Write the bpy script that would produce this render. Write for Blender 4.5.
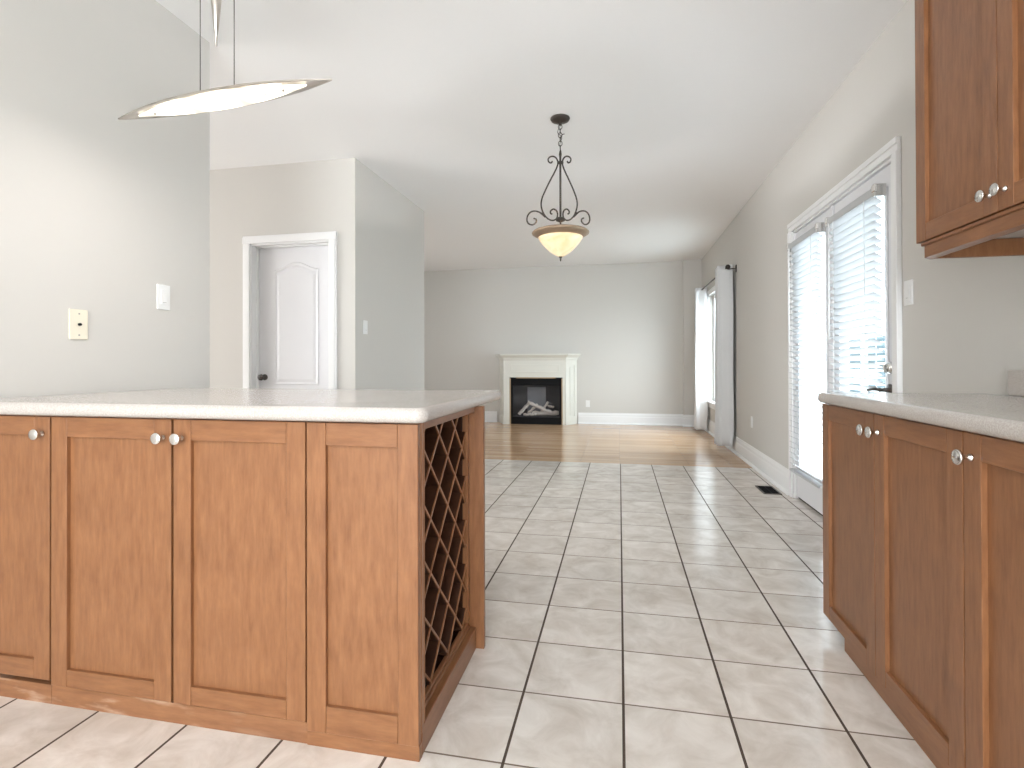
import bpy, bmesh, math, random
from mathutils import Vector, Matrix
R = math.radians
sc = bpy.context.scene
for o in list(bpy.data.objects): bpy.data.objects.remove(o)
COL = sc.collection

# ------------------------------------------------------------------ camera
cam = bpy.data.cameras.new('camera'); camo = bpy.data.objects.new('camera', cam); COL.objects.link(camo)
yaw, pit, rol = R(11.479), R(0.298), R(-0.1724)
F = Vector((-math.sin(yaw)*math.cos(pit), math.cos(yaw)*math.cos(pit), math.sin(pit)))
r0 = Vector((math.cos(yaw), math.sin(yaw), 0)); u0 = r0.cross(F)
rt = r0*math.cos(rol)+u0*math.sin(rol); up = -r0*math.sin(rol)+u0*math.cos(rol)
M = Matrix((rt, up, -F)).transposed().to_4x4(); M.translation = Vector((0, 0, 1.04))
camo.matrix_world = M
cam.sensor_width = 36; cam.lens = 36*528.34/1024; cam.shift_y = -(384-360.36)/1024
cam.clip_start = 0.02; cam.clip_end = 200
sc.camera = camo

# ------------------------------------------------------------------ view, world, lights
sc.view_settings.view_transform = 'Standard'; sc.view_settings.look = 'None'
sc.view_settings.gamma = 1; sc.view_settings.use_curve_mapping = False
sc.view_settings.exposure = 1.24
w = bpy.data.worlds.new('world'); sc.world = w; w.use_nodes = True
nt = w.node_tree; nt.nodes.clear()
bg = nt.nodes.new('ShaderNodeBackground'); wo = nt.nodes.new('ShaderNodeOutputWorld')
bg.inputs[0].default_value = (0.86, 0.94, 1.0, 1); bg.inputs[1].default_value = 6.0
nt.links.new(bg.outputs[0], wo.inputs[0])

def area(name, loc, rot, sx, sy, power, col=(1, 1, 1), portal=False):
    l = bpy.data.lights.new(name, 'AREA'); l.shape = 'RECTANGLE'; l.size = sx; l.size_y = sy
    l.energy = power; l.color = col
    if portal: l.cycles.is_portal = True
    o = bpy.data.objects.new(name, l); COL.objects.link(o); o.location = loc; o.rotation_euler = rot
    return o
# added fill lights behind the camera; no windows exist in these walls
area('kitchen_fill_light', (-0.2, -6.4, 1.45), (R(90), 0, 0), 3.0, 2.2, 182, (0.88, 0.95, 1.0))
area('right_side_fill_light', (1.22, -1.3, 1.55), (0, R(90), 0), 1.0, 1.5, 17, (0.90, 0.96, 1.0))  # second added fill, aimed from the right at the left walls
# added overhead fill behind the camera, with no fixture modelled
area('overhead_fill_light', (-0.5, -1.0, 2.66), (0, 0, 0), 1.2, 0.6, 12, (0.95, 0.97, 1.0))
# added fills out of view at left, brightening the mid-room and living room
area('dining_fill_light', (-7.8, 1.6, 1.45), Vector((-.97, -.24, 0.0)).to_track_quat('Z', 'Y').to_euler(), 2.8, 2.0, 112, (0.97, 0.97, 0.97))
area('living_fill_light', (-4.75, 6.9, 1.5), (0, R(-90), 0), 1.4, 1.8, 10, (0.95, 0.98, 1.0))
# sky portals at the french doors and the living room window
area('door_sky_portal', (1.5, 3.65, 1.03), (0, R(90), 0), 2.0, 1.45, 1, portal=True)
area('window_sky_portal', (1.5, 7.48, 1.25), (0, R(90), 0), 1.55, 1.6, 1, portal=True)

# ------------------------------------------------------------------ materials
def nm(name):
    m = bpy.data.materials.new(name); m.use_nodes = True
    t = m.node_tree; b = t.nodes['Principled BSDF']
    return m, t, b
def lk(t, a, b): t.links.new(a, b)
def plain(name, col, rough=0.5, metal=0.0, spec=0.5, bump=0.0, bscale=200):
    m, t, b = nm(name)
    b.inputs['Base Color'].default_value = (*col, 1); b.inputs['Roughness'].default_value = rough
    b.inputs['Metallic'].default_value = metal; b.inputs['Specular IOR Level'].default_value = spec
    n = t.nodes.new('ShaderNodeTexNoise'); n.inputs['Scale'].default_value = bscale
    co = t.nodes.new('ShaderNodeTexCoord'); lk(t, co.outputs['Object'], n.inputs['Vector'])
    bp = t.nodes.new('ShaderNodeBump'); bp.inputs['Strength'].default_value = bump; bp.inputs['Distance'].default_value = 0.001
    lk(t, n.outputs['Fac'], bp.inputs['Height']); lk(t, bp.outputs[0], b.inputs['Normal'])
    return m
WALL = plain('wall_paint', (0.615, 0.595, 0.56), 0.75, bump=0.15)
CEIL = plain('ceiling_paint', (0.87, 0.865, 0.86), 0.85, bump=0.2)
TRIM = plain('white_trim', (0.84, 0.84, 0.84), 0.35)
DOORW = plain('door_white', (0.76, 0.76, 0.78), 0.4)
MANTEL = plain('mantel_cream', (0.72, 0.71, 0.65), 0.4)
NICKEL = plain('brushed_nickel', (0.62, 0.58, 0.54), 0.28, 1.0)
CHROME = plain('satin_chrome', (0.75, 0.74, 0.72), 0.18, 1.0)
BRONZE = plain('dark_bronze', (0.045, 0.036, 0.03), 0.45, 0.4)
BLACK = plain('black_metal', (0.006, 0.006, 0.007), 0.6, spec=0.15)
DARKHW = plain('dark_hardware', (0.10, 0.09, 0.085), 0.25, 0.9)
PLATE = plain('white_plastic', (0.82, 0.82, 0.81), 0.35)
IVORY = plain('ivory_plastic', (0.80, 0.74, 0.60), 0.35)
GREYP = plain('grey_screw', (0.35, 0.33, 0.3), 0.4)
SLAT = plain('blind_white', (0.50, 0.51, 0.52), 0.4)
VENT = plain('vent_brown', (0.06, 0.045, 0.035), 0.4, 0.5)
DARKIN = plain('dark_gap', (0.03, 0.015, 0.008), 0.8)
FIREBOX = plain('firebox_grey', (0.07, 0.068, 0.066), 0.8)
UNDER = plain('cabinet_underside', (0.55, 0.52, 0.49), 0.5)
EXTW = plain('exterior_white', (0.75, 0.77, 0.78), 0.6)
EXTF = plain('fence_bluegrey', (0.022, 0.045, 0.054), 0.8)
EXTG = plain('deck_grey', (0.40, 0.42, 0.42), 0.8)

def cabwood(name, c1, c2, horiz=None, rough=0.36):
    """maple veneer: fine streaks along one axis over a blotchy base. horiz: None = grain on Z, 'X' or 'Y'."""
    m, t, b = nm(name)
    g = t.nodes.new('ShaderNodeNewGeometry')
    oi = t.nodes.new('ShaderNodeObjectInfo')
    mp = t.nodes.new('ShaderNodeMapping')
    s = {None: (60, 60, 9), 'X': (9, 60, 60), 'Y': (60, 9, 60)}[horiz]
    mp.inputs['Scale'].default_value = s
    lk(t, g.outputs['Position'], mp.inputs['Vector']); 
    ad = t.nodes.new('ShaderNodeVectorMath'); ad.operation = 'ADD'
    ml = t.nodes.new('ShaderNodeMath'); ml.operation = 'MULTIPLY'; ml.inputs[1].default_value = 37
    lk(t, oi.outputs['Random'], ml.inputs[0]); lk(t, mp.outputs[0], ad.inputs[0]); lk(t, ml.outputs[0], ad.inputs[1])
    n1 = t.nodes.new('ShaderNodeTexNoise'); n1.inputs['Scale'].default_value = 1.0; n1.inputs['Detail'].default_value = 7; n1.inputs['Roughness'].default_value = 0.65
    lk(t, ad.outputs[0], n1.inputs['Vector'])
    n2 = t.nodes.new('ShaderNodeTexNoise'); n2.inputs['Scale'].default_value = 9; n2.inputs['Detail'].default_value = 3; n2.inputs['Distortion'].default_value = 0.8
    lk(t, g.outputs['Position'], n2.inputs['Vector'])
    mx = t.nodes.new('ShaderNodeMix'); mx.data_type = 'FLOAT'; mx.inputs[0].default_value = 0.22
    lk(t, n1.outputs['Fac'], mx.inputs[2]); lk(t, n2.outputs['Fac'], mx.inputs[3])
    cr = t.nodes.new('ShaderNodeValToRGB'); e = cr.color_ramp.elements
    e[0].position = 0.30; e[0].color = (*c1, 1); e[1].position = 0.70; e[1].color = (*c2, 1)
    lk(t, mx.outputs[0], cr.inputs[0]); lk(t, cr.outputs[0], b.inputs['Base Color'])
    b.inputs['Roughness'].default_value = rough
    bp = t.nodes.new('ShaderNodeBump'); bp.inputs['Strength'].default_value = 0.06; bp.inputs['Distance'].default_value = 0.001
    lk(t, n1.outputs['Fac'], bp.inputs['Height']); lk(t, bp.outputs[0], b.inputs['Normal'])
    return m
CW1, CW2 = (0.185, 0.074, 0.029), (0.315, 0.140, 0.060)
CABV = cabwood('cabinet_maple', CW1, CW2)
CABX = cabwood('cabinet_maple_rail_x', CW1, CW2, 'X')
CABY = cabwood('cabinet_maple_rail_y', CW1, CW2, 'Y')
CABSH = cabwood('cabinet_maple_shaded', (0.035, 0.013, 0.007), (0.065, 0.025, 0.012))  # shaded copy of the maple: interior darkness put into the colour

# scuffed kick board
def kickmat():
    m = CABX.copy(); m.name = 'kick_scuffed'; t = m.node_tree; b = t.nodes['Principled BSDF']
    src = b.inputs['Base Color'].links[0].from_socket
    g = t.nodes.new('ShaderNodeNewGeometry'); mp = t.nodes.new('ShaderNodeMapping'); mp.inputs['Scale'].default_value = (7, 1, 30)
    n = t.nodes.new('ShaderNodeTexNoise'); n.inputs['Detail'].default_value = 6; n.inputs['Scale'].default_value = 1
    lk(t, g.outputs['Position'], mp.inputs[0]); lk(t, mp.outputs[0], n.inputs['Vector'])
    cr = t.nodes.new('ShaderNodeValToRGB'); cr.color_ramp.elements[0].position = 0.5; cr.color_ramp.elements[1].position = 0.68
    lk(t, n.outputs['Fac'], cr.inputs[0])
    sp = t.nodes.new('ShaderNodeSeparateXYZ'); lk(t, g.outputs['Position'], sp.inputs[0])
    mr = t.nodes.new('ShaderNodeMapRange'); mr.inputs[1].default_value = -0.95; mr.inputs[2].default_value = -1.5; mr.inputs[3].default_value = 0.12; mr.inputs[4].default_value = 0.75
    lk(t, sp.outputs[0], mr.inputs[0])
    mu = t.nodes.new('ShaderNodeMath'); mu.operation = 'MULTIPLY'; lk(t, cr.outputs[0], mu.inputs[0]); lk(t, mr.outputs[0], mu.inputs[1])
    mx = t.nodes.new('ShaderNodeMix'); mx.data_type = 'RGBA'; lk(t, mu.outputs[0], mx.inputs[0]); lk(t, src, mx.inputs[6])
    mx.inputs[7].default_value = (0.55, 0.38, 0.27, 1); lk(t, mx.outputs[2], b.inputs['Base Color']); b.inputs['Roughness'].default_value = 0.6
    return m
KICK = kickmat()

def countermat():
    m, t, b = nm('speckled_laminate')
    g = t.nodes.new('ShaderNodeNewGeometry')
    def ns(scale, lo, hi):
        n = t.nodes.new('ShaderNodeTexNoise'); n.inputs['Scale'].default_value = scale; n.inputs['Detail'].default_value = 3
        lk(t, g.outputs['Position'], n.inputs['Vector'])
        c = t.nodes.new('ShaderNodeValToRGB'); c.color_ramp.elements[0].position = lo; c.color_ramp.elements[1].position = hi
        lk(t, n.outputs['Fac'], c.inputs[0]); return c.outputs[0]
    base = (0.47, 0.425, 0.39, 1)
    m1 = t.nodes.new('ShaderNodeMix'); m1.data_type = 'RGBA'; m1.inputs[6].default_value = base; m1.inputs[7].default_value = (0.575, 0.54, 0.51, 1)
    lk(t, ns(260, .40, .62), m1.inputs[0])
    m2 = t.nodes.new('ShaderNodeMix'); m2.data_type = 'RGBA'; lk(t, m1.outputs[2], m2.inputs[6]); m2.inputs[7].default_value = (0.42, 0.35, 0.30, 1)
    lk(t, ns(520, .60, .75), m2.inputs[0]); lk(t, m2.outputs[2], b.inputs['Base Color'])
    b.inputs['Roughness'].default_value = 0.16
    return m
COUNTER = countermat()

def tilemat():
    m, t, b = nm('floor_tile')
    g = t.nodes.new('ShaderNodeNewGeometry'); sp = t.nodes.new('ShaderNodeSeparateXYZ'); lk(t, g.outputs['Position'], sp.inputs[0])
    def mth(op, a, bb=None, c=None):
        n = t.nodes.new('ShaderNodeMath'); n.operation = op
        for i, v in enumerate((a, bb, c)):
            if v is None: continue
            if isinstance(v, (int, float)): n.inputs[i].default_value = v
            else: lk(t, v, n.inputs[i])
        return n.outputs[0]
    PX, PY, OX, OY = 0.3085, 0.3045, 0.008, 1.650
    ux = mth('DIVIDE', mth('SUBTRACT', sp.outputs[0], OX), PX); uy = mth('DIVIDE', mth('SUBTRACT', sp.outputs[1], OY), PY)
    fx = mth('SUBTRACT', ux, mth('ROUND', ux)); fy = mth('SUBTRACT', uy, mth('ROUND', uy))
    gx = mth('SMOOTH_MIN', 1.0, mth('LESS_THAN', mth('MULTIPLY', mth('ABSOLUTE', fx), PX), 0.0040), 0.0)
    gy = mth('LESS_THAN', mth('MULTIPLY', mth('ABSOLUTE', fy), PY), 0.0028)
    # per tile tint
    cx = mth('FLOOR', ux); cy = mth('FLOOR', uy)
    cmb = t.nodes.new('ShaderNodeCombineXYZ'); lk(t, cx, cmb.inputs[0]); lk(t, cy, cmb.inputs[1])
    wn = t.nodes.new('ShaderNodeTexWhiteNoise'); lk(t, cmb.outputs[0], wn.inputs['Vector'])
    sc_ = t.nodes.new('ShaderNodeVectorMath'); sc_.operation = 'MULTIPLY_ADD'; lk(t, wn.outputs['Color'], sc_.inputs[0])
    sc_.inputs[1].default_value = (9, 9, 9); lk(t, g.outputs['Position'], sc_.inputs[2])
    n1 = t.nodes.new('ShaderNodeTexNoise'); n1.inputs['Scale'].default_value = 7; n1.inputs['Detail'].default_value = 7; n1.inputs['Roughness'].default_value = 0.62; n1.inputs['Distortion'].default_value = 0.6
    lk(t, sc_.outputs[0], n1.inputs['Vector'])
    cr = t.nodes.new('ShaderNodeValToRGB'); e = cr.color_ramp.elements
    e[0].position = 0.32; e[0].color = (0.61, 0.545, 0.48, 1); e[1].position = 0.66; e[1].color = (0.82, 0.77, 0.715, 1)
    lk(t, n1.outputs['Fac'], cr.inputs[0])
    hv = t.nodes.new('ShaderNodeHueSaturation'); lk(t, cr.outputs[0], hv.inputs['Color'])
    lk(t, mth('MULTIPLY_ADD', wn.outputs['Value'], 0.10, 0.95), hv.inputs['Value'])
    ma = t.nodes.new('ShaderNodeMix'); ma.data_type = 'RGBA'; lk(t, gy, ma.inputs[0]); lk(t, hv.outputs[0], ma.inputs[6]); ma.inputs[7].default_value = (0.19, 0.145, 0.11, 1)
    mb = t.nodes.new('ShaderNodeMix'); mb.data_type = 'RGBA'; lk(t, gx, mb.inputs[0]); lk(t, ma.outputs[2], mb.inputs[6]); mb.inputs[7].default_value = (0.085, 0.062, 0.048, 1)
    lk(t, mb.outputs[2], b.inputs['Base Color'])
    gr = mth('MAXIMUM', gx, gy)
    lk(t, mth('MULTIPLY_ADD', gr, 0.55, 0.17), b.inputs['Roughness'])
    lk(t, mth('MULTIPLY_ADD', gr, -0.6, 0.7), b.inputs['Specular IOR Level'])
    h = mth('MULTIPLY_ADD', gr, -1.0, mth('MULTIPLY', n1.outputs['Fac'], 0.5))
    bp = t.nodes.new('ShaderNodeBump'); bp.inputs['Strength'].default_value = 0.35; bp.inputs['Distance'].default_value = 0.0015
    lk(t, h, bp.inputs['Height']); lk(t, bp.outputs[0], b.inputs['Normal'])
    return m
TILE = tilemat()

def woodfloor():
    m, t, b = nm('oak_floor')
    g = t.nodes.new('ShaderNodeNewGeometry')
    br = t.nodes.new('ShaderNodeTexBrick'); br.inputs['Scale'].default_value = 1; br.inputs['Brick Width'].default_value = 1.1
    br.inputs['Row Height'].default_value = 0.083; br.inputs['Mortar Size'].default_value = 0.0012; br.offset = 0.37
    br.inputs['Color1'].default_value = (0.47, 0.29, 0.165, 1); br.inputs['Color2'].default_value = (0.62, 0.42, 0.26, 1); br.inputs['Mortar'].default_value = (0.22, 0.12, 0.06, 1)
    lk(t, g.outputs['Position'], br.inputs['Vector'])
    mp = t.nodes.new('ShaderNodeMapping'); mp.inputs['Scale'].default_value = (2, 40, 1); lk(t, g.outputs['Position'], mp.inputs[0])
    n = t.nodes.new('ShaderNodeTexNoise'); n.inputs['Scale'].default_value = 1; n.inputs['Detail'].default_value = 6; lk(t, mp.outputs[0], n.inputs['Vector'])
    mx = t.nodes.new('ShaderNodeMix'); mx.data_type = 'RGBA'; mx.blend_type = 'OVERLAY'; mx.inputs[0].default_value = 0.5
    lk(t, br.outputs['Color'], mx.inputs[6]); lk(t, n.outputs['Fac'], mx.inputs[7]); lk(t, mx.outputs[2], b.inputs['Base Color'])
    b.inputs['Roughness'].default_value = 0.16
    return m
OAK = woodfloor()

def glassmat(name, tint=(0.96, 0.98, 0.98), refl=0.08):
    m, t, b = nm(name); t.nodes.remove(b)
    o = t.nodes['Material Output']; tr = t.nodes.new('ShaderNodeBsdfTransparent'); tr.inputs[0].default_value = (*tint, 1)
    gl = t.nodes.new('ShaderNodeBsdfGlossy'); gl.inputs['Roughness'].default_value = 0.03
    fr = t.nodes.new('ShaderNodeFresnel'); fr.inputs[0].default_value = 1.45
    ge = t.nodes.new('ShaderNodeNewGeometry'); iv = t.nodes.new('ShaderNodeMath'); iv.operation = 'SUBTRACT'; iv.inputs[0].default_value = 1; lk(t, ge.outputs['Backfacing'], iv.inputs[1])
    mu = t.nodes.new('ShaderNodeMath'); mu.operation = 'MULTIPLY'; lk(t, fr.outputs[0], mu.inputs[0]); lk(t, iv.outputs[0], mu.inputs[1])
    mx = t.nodes.new('ShaderNodeMixShader'); lk(t, mu.outputs[0], mx.inputs[0]); lk(t, tr.outputs[0], mx.inputs[1]); lk(t, gl.outputs[0], mx.inputs[2])
    lk(t, mx.outputs[0], o.inputs[0]); return m
GLASS = glassmat('clear_glass')
FGLASS = glassmat('fireplace_glass', (0.93, 0.93, 0.95))

def fabric():
    m, t, b = nm('curtain_white'); o = t.nodes['Material Output']
    b.inputs['Base Color'].default_value = (0.90, 0.90, 0.90, 1); b.inputs['Roughness'].default_value = 0.9
    tl = t.nodes.new('ShaderNodeBsdfTranslucent'); tl.inputs[0].default_value = (0.86, 0.88, 0.9, 1)
    n = t.nodes.new('ShaderNodeTexNoise'); n.inputs['Scale'].default_value = 600
    mx = t.nodes.new('ShaderNodeMixShader'); mx.inputs[0].default_value = 0.25
    bp = t.nodes.new('ShaderNodeBump'); bp.inputs['Strength'].default_value = 0.1; lk(t, n.outputs['Fac'], bp.inputs['Height']); lk(t, bp.outputs[0], b.inputs['Normal'])
    lk(t, b.outputs[0], mx.inputs[1]); lk(t, tl.outputs[0], mx.inputs[2]); lk(t, mx.outputs[0], o.inputs[0]); return m
CURT = fabric()

def glow(name, c, s, base=(0.9, 0.85, 0.75), blotch=0.0, c2=None):
    m, t, b = nm(name); b.inputs['Base Color'].default_value = (*base, 1); b.inputs['Roughness'].default_value = 0.25
    b.inputs['Emission Strength'].default_value = s
    co = t.nodes.new('ShaderNodeTexCoord'); n = t.nodes.new('ShaderNodeTexNoise'); n.inputs['Scale'].default_value = 11; n.inputs['Detail'].default_value = 4; n.inputs['Distortion'].default_value = 1.5
    lk(t, co.outputs['Object'], n.inputs['Vector'])
    mx = t.nodes.new('ShaderNodeMix'); mx.data_type = 'RGBA'; mx.inputs[6].default_value = (*c, 1); mx.inputs[7].default_value = (*(c2 or c), 1)
    cr = t.nodes.new('ShaderNodeValToRGB'); cr.color_ramp.elements[0].position = .4; cr.color_ramp.elements[1].position = .65
    lk(t, n.outputs['Fac'], cr.inputs[0]); lk(t, cr.outputs[0], mx.inputs[0]); lk(t, mx.outputs[2], b.inputs['Emission Color'])
    return m
ALAB = glow('alabaster_bowl', (1.0, 0.80, 0.52), 0.32, (0.50, 0.40, 0.27), c2=(1.0, 0.55, 0.22))
def litglass():
    m, t, b = nm('lit_frosted_glass'); b.inputs['Base Color'].default_value = (.85, .84, .78, 1); b.inputs['Roughness'].default_value = .3
    co = t.nodes.new('ShaderNodeTexCoord'); sp = t.nodes.new('ShaderNodeSeparateXYZ'); lk(t, co.outputs['Object'], sp.inputs[0])
    # three bulbs behind the glass, 0.2 m apart
    a = t.nodes.new('ShaderNodeMath'); a.operation = 'MULTIPLY'; a.inputs[1].default_value = 2*math.pi/.2; lk(t, sp.outputs[0], a.inputs[0])
    c = t.nodes.new('ShaderNodeMath'); c.operation = 'COSINE'; lk(t, a.outputs[0], c.inputs[0])
    mr = t.nodes.new('ShaderNodeMapRange'); mr.inputs[1].default_value = -1; mr.inputs[2].default_value = .2; mr.inputs[3].default_value = .20; mr.inputs[4].default_value = .95
    lk(t, c.outputs[0], mr.inputs[0]); lk(t, mr.outputs[0], b.inputs['Emission Strength']); b.inputs['Emission Color'].default_value = (1, .93, .78, 1)
    return m
LITG = litglass()
BULB = glow('bulb', (1.0, 0.95, 0.85), 8.0)
LOGM = plain('ceramic_log', (0.72, 0.65, 0.56), 0.9, bump=1.0, bscale=40)
LOGW = plain('ceramic_log_end', (0.9, 0.84, 0.72), 0.9)
BACKL = plain('firebox_liner', (0.22, 0.222, 0.225), 0.7)

# ------------------------------------------------------------------ geometry helpers
def bm_new(): return bmesh.new()
def bx(bm, x0, x1, y0, y1, z0, z1, mi=0):
    r = bmesh.ops.create_cube(bm, size=1)
    bmesh.ops.scale(bm, vec=(abs(x1-x0), abs(y1-y0), abs(z1-z0)), verts=r['verts'])
    bmesh.ops.translate(bm, vec=((x0+x1)/2, (y0+y1)/2, (z0+z1)/2), verts=r['verts'])
    fs = set(f for v in r['verts'] for f in v.link_faces)
    for f in fs: f.material_index = mi
    return r['verts']
def bevbox(bm, x0, x1, y0, y1, z0, z1, b=0.002, seg=1, mi=0):
    t = bmesh.new(); bx(t, x0, x1, y0, y1, z0, z1)
    bmesh.ops.bevel(t, geom=list(t.edges), offset=b, segments=seg, profile=0.5, affect='EDGES')
    me = bpy.data.meshes.new('t'); t.to_mesh(me); t.free()
    n0 = len(bm.faces); bm.from_mesh(me); bpy.data.meshes.remove(me)
    bm.faces.ensure_lookup_table()
    for f in bm.faces[n0:]: f.material_index = mi
def lathe(bm, prof, c=(0, 0, 0), seg=32, axis='Z', mi=0, smooth=True):
    """prof list of (r, h) along the axis"""
    rings = []
    for r, h in prof:
        ring = []
        if r < 1e-6:
            p = {'Z': (0, 0, h), 'Y': (0, h, 0), 'X': (h, 0, 0)}[axis]
            ring = [bm.verts.new(Vector(p)+Vector(c))]
        else:
            for i in range(seg):
                a = 2*math.pi*i/seg; ca, sa = r*math.cos(a), r*math.sin(a)
                p = {'Z': (ca, sa, h), 'Y': (ca, h, sa), 'X': (h, ca, sa)}[axis]
                ring.append(bm.verts.new(Vector(p)+Vector(c)))
        rings.append(ring)
    for A, B in zip(rings, rings[1:]):
        for i in range(seg):
            j = (i+1) % seg
            if len(A) == 1 and len(B) == 1: continue
            if len(A) == 1: vs = (A[0], B[i], B[j])
            elif len(B) == 1: vs = (A[i], A[j], B[0])
            else: vs = (A[i], A[j], B[j], B[i])
            f = bm.faces.new(vs); f.smooth = smooth; f.material_index = mi
    for ring in (rings[0], rings[-1]):
        if len(ring) > 2: 
            f = bm.faces.new(ring); f.material_index = mi
def catmull(pts, n=6, closed=False):
    P = [Vector(p) for p in pts]; out = []
    for i in range(len(P)-1):
        p0 = P[max(i-1, 0)]; p1 = P[i]; p2 = P[i+1]; p3 = P[min(i+2, len(P)-1)]
        for k in range(n):
            s = k/n
            out.append(0.5*((2*p1)+(-p0+p2)*s+(2*p0-5*p1+4*p2-p3)*s*s+(-p0+3*p1-3*p2+p3)*s**3))
    out.append(P[-1]); return out
def tube(bm, pts, r, seg=8, mi=0, closed=False, taper=None):
    P = [Vector(p) for p in pts]; n = len(P); rings = []
    T0 = (P[1]-P[0]).normalized(); up_ = Vector((0, 0, 1)) if abs(T0.z) < .9 else Vector((1, 0, 0))
    N = (up_-T0*up_.dot(T0)).normalized()
    for i in range(n):
        if closed: T = (P[(i+1) % n]-P[i-1]).normalized()
        else: T = (P[min(i+1, n-1)]-P[max(i-1, 0)]).normalized()
        N = (N-T*N.dot(T)).normalized(); B = T.cross(N)
        rr = r if taper is None else taper(i/(n-1))
        rings.append([bm.verts.new(P[i]+rr*(math.cos(2*math.pi*k/seg)*N+math.sin(2*math.pi*k/seg)*B)) for k in range(seg)])
    prs = list(zip(rings, rings[1:]))
    if closed: prs.append((rings[-1], rings[0]))
    for A, B_ in prs:
        for k in range(seg):
            j = (k+1) % seg; f = bm.faces.new((A[k], A[j], B_[j], B_[k])); f.smooth = True; f.material_index = mi
    if not closed:
        for rg in (rings[0][::-1], rings[-1]): bm.faces.new(rg).material_index = mi
def prism(bm, poly, ax, a0, a1, mi=0):
    """extrude a 2-D polygon; ax='X': poly=(y,z); 'Y': (x,z); 'Z': (x,y)"""
    def P(u, v, a): return {'X': (a, u, v), 'Y': (u, a, v), 'Z': (u, v, a)}[ax]
    A = [bm.verts.new(P(u, v, a0)) for u, v in poly]; B = [bm.verts.new(P(u, v, a1)) for u, v in poly]
    fs = [bm.faces.new(A), bm.faces.new(B)]
    n = len(poly)
    for i in range(n): fs.append(bm.faces.new((A[i], A[(i+1) % n], B[(i+1) % n], B[i])))
    for f in fs: f.material_index = mi
def link(name, bm, mats, parent=None, at=None):
    """bm in world coordinates; origin goes to `at` (or the parent's place)"""
    if at is None:
        if parent is not None: at = parent['_at']
        else:
            xs = [v.co for v in bm.verts]; lo = [min(c[i] for c in xs) for i in range(3)]; hi = [max(c[i] for c in xs) for i in range(3)]
            at = ((lo[0]+hi[0])/2, (lo[1]+hi[1])/2, lo[2])
    at = Vector(at)
    bmesh.ops.recalc_face_normals(bm, faces=bm.faces)
    bmesh.ops.translate(bm, vec=-at, verts=bm.verts)
    me = bpy.data.meshes.new(name); bm.to_mesh(me); bm.free()
    o = bpy.data.objects.new(name, me); COL.objects.link(o)
    for m in (mats if isinstance(mats, (list, tuple)) else [mats]): me.materials.append(m)
    if parent is not None:
        o.parent = parent; o.location = at-Vector(parent['_at'])
    else: o.location = at
    o['_at'] = tuple(at)
    return o
def thing(name, at, label, cat, group=None, kind=None):
    o = bpy.data.objects.new(name, None); COL.objects.link(o); o.location = at; o.empty_display_size = 0.1
    o['_at'] = tuple(at)
    tag(o, label, cat, group, kind); return o
def tag(o, label=None, cat=None, group=None, kind=None):
    if label: o['label'] = label
    if cat: o['category'] = cat
    if group: o['group'] = group
    if kind: o['kind'] = kind
    return o
def struct(name, bm, mats, parent=None, label=None, cat=None):
    o = link(name, bm, mats, parent)
    if parent is None: tag(o, label, cat, kind='structure')
    return o
def smooth_mod(o, b=None, seg=3):
    if b:
        m = o.modifiers.new('bevel', 'BEVEL'); m.width = b; m.segments = seg; m.limit_method = 'ANGLE'; m.angle_limit = R(40)
    for p in o.data.polygons: p.use_smooth = True
    try:
        m2 = o.modifiers.new('wn', 'WEIGHTED_NORMAL'); m2.keep_sharp = False
    except Exception: pass

H = 2.715          # ceiling
XL, XR = -2.10, 1.315
XW = -2.086
YB = 9.10
# ------------------------------------------------------------------ room shell
bm = bm_new(); bx(bm, -8.2, XR+.2, -6.7, 5.565, -0.06, 0); struct('floor', bm, TILE, None, 'beige square ceramic tile floor with dark grout', 'floor')
bm = bm_new(); bx(bm, -5.0, XR+.2, 5.565, YB+.2, -0.06, 0); struct('floor', bm, OAK, None, 'glossy oak strip floor of the living room beyond the tiles', 'floor')
bm = bm_new(); bx(bm, -8.2, XR+.2, -6.7, YB+.2, H, H+.1); struct('ceiling', bm, CEIL, None, 'smooth pale flat ceiling', 'ceiling')
# right wall with french door and window openings
DY0, DY1, DZ = 2.885, 4.405, 2.045
WY0, WY1, WZ0, WZ1 = 6.72, 8.28, 0.47, 2.03
bm = bm_new(); T = 0.16
bx(bm, XR, XR+T, -6.7, DY0, 0, H); bx(bm, XR, XR+T, DY0, DY1, DZ, H); bx(bm, XR, XR+T, DY1, WY0, 0, H)
bx(bm, XR, XR+T, WY0, WY1, 0, WZ0); bx(bm, XR, XR+T, WY0, WY1, WZ1, H); bx(bm, XR, XR+T, WY1, YB+.16, 0, H)
struct('wall_right', bm, WALL, None, 'greige wall holding the french doors and the curtained window', 'wall')
bm = bm_new(); bx(bm, -5.0, XR, YB, YB+.16, 0, H); bx(bm, 1.03, XR, 9.0, YB, 0, H)
struct('wall_back', bm, WALL, None, 'greige far wall behind the fireplace', 'wall')
bm = bm_new(); bx(bm, XL-.12, XW, -6.7, 2.378, 0, H); struct('wall_left', bm, WALL, None, 'pale wall at the left end of the peninsula counter', 'wall')
bm = bm_new()
HX0, HX1, HZ = -3.062, -2.325, 2.055
bx(bm, -8.0, HX0, 3.95, 4.07, 0, H); bx(bm, HX1, XL, 3.95, 4.07, 0, H); bx(bm, HX0, HX1, 3.95, 4.07, HZ, H)
bx(bm, XL-.12, XL, 4.07, 5.50, 0, H); bx(bm, -5.0, XL-.12, 5.38, 5.50, 0, H)
struct('wall_hall', bm, WALL, None, 'pale boxed out wall with the white panelled door', 'wall')
bm = bm_new(); bx(bm, -8.2, -8.0, -6.7, 4.07, 0, H); bx(bm, -5.2, -5.0, 5.38, YB+.2, 0, H); struct('wall_far_left', bm, WALL, None, 'greige wall closing the hall on the left', 'wall')
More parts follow.
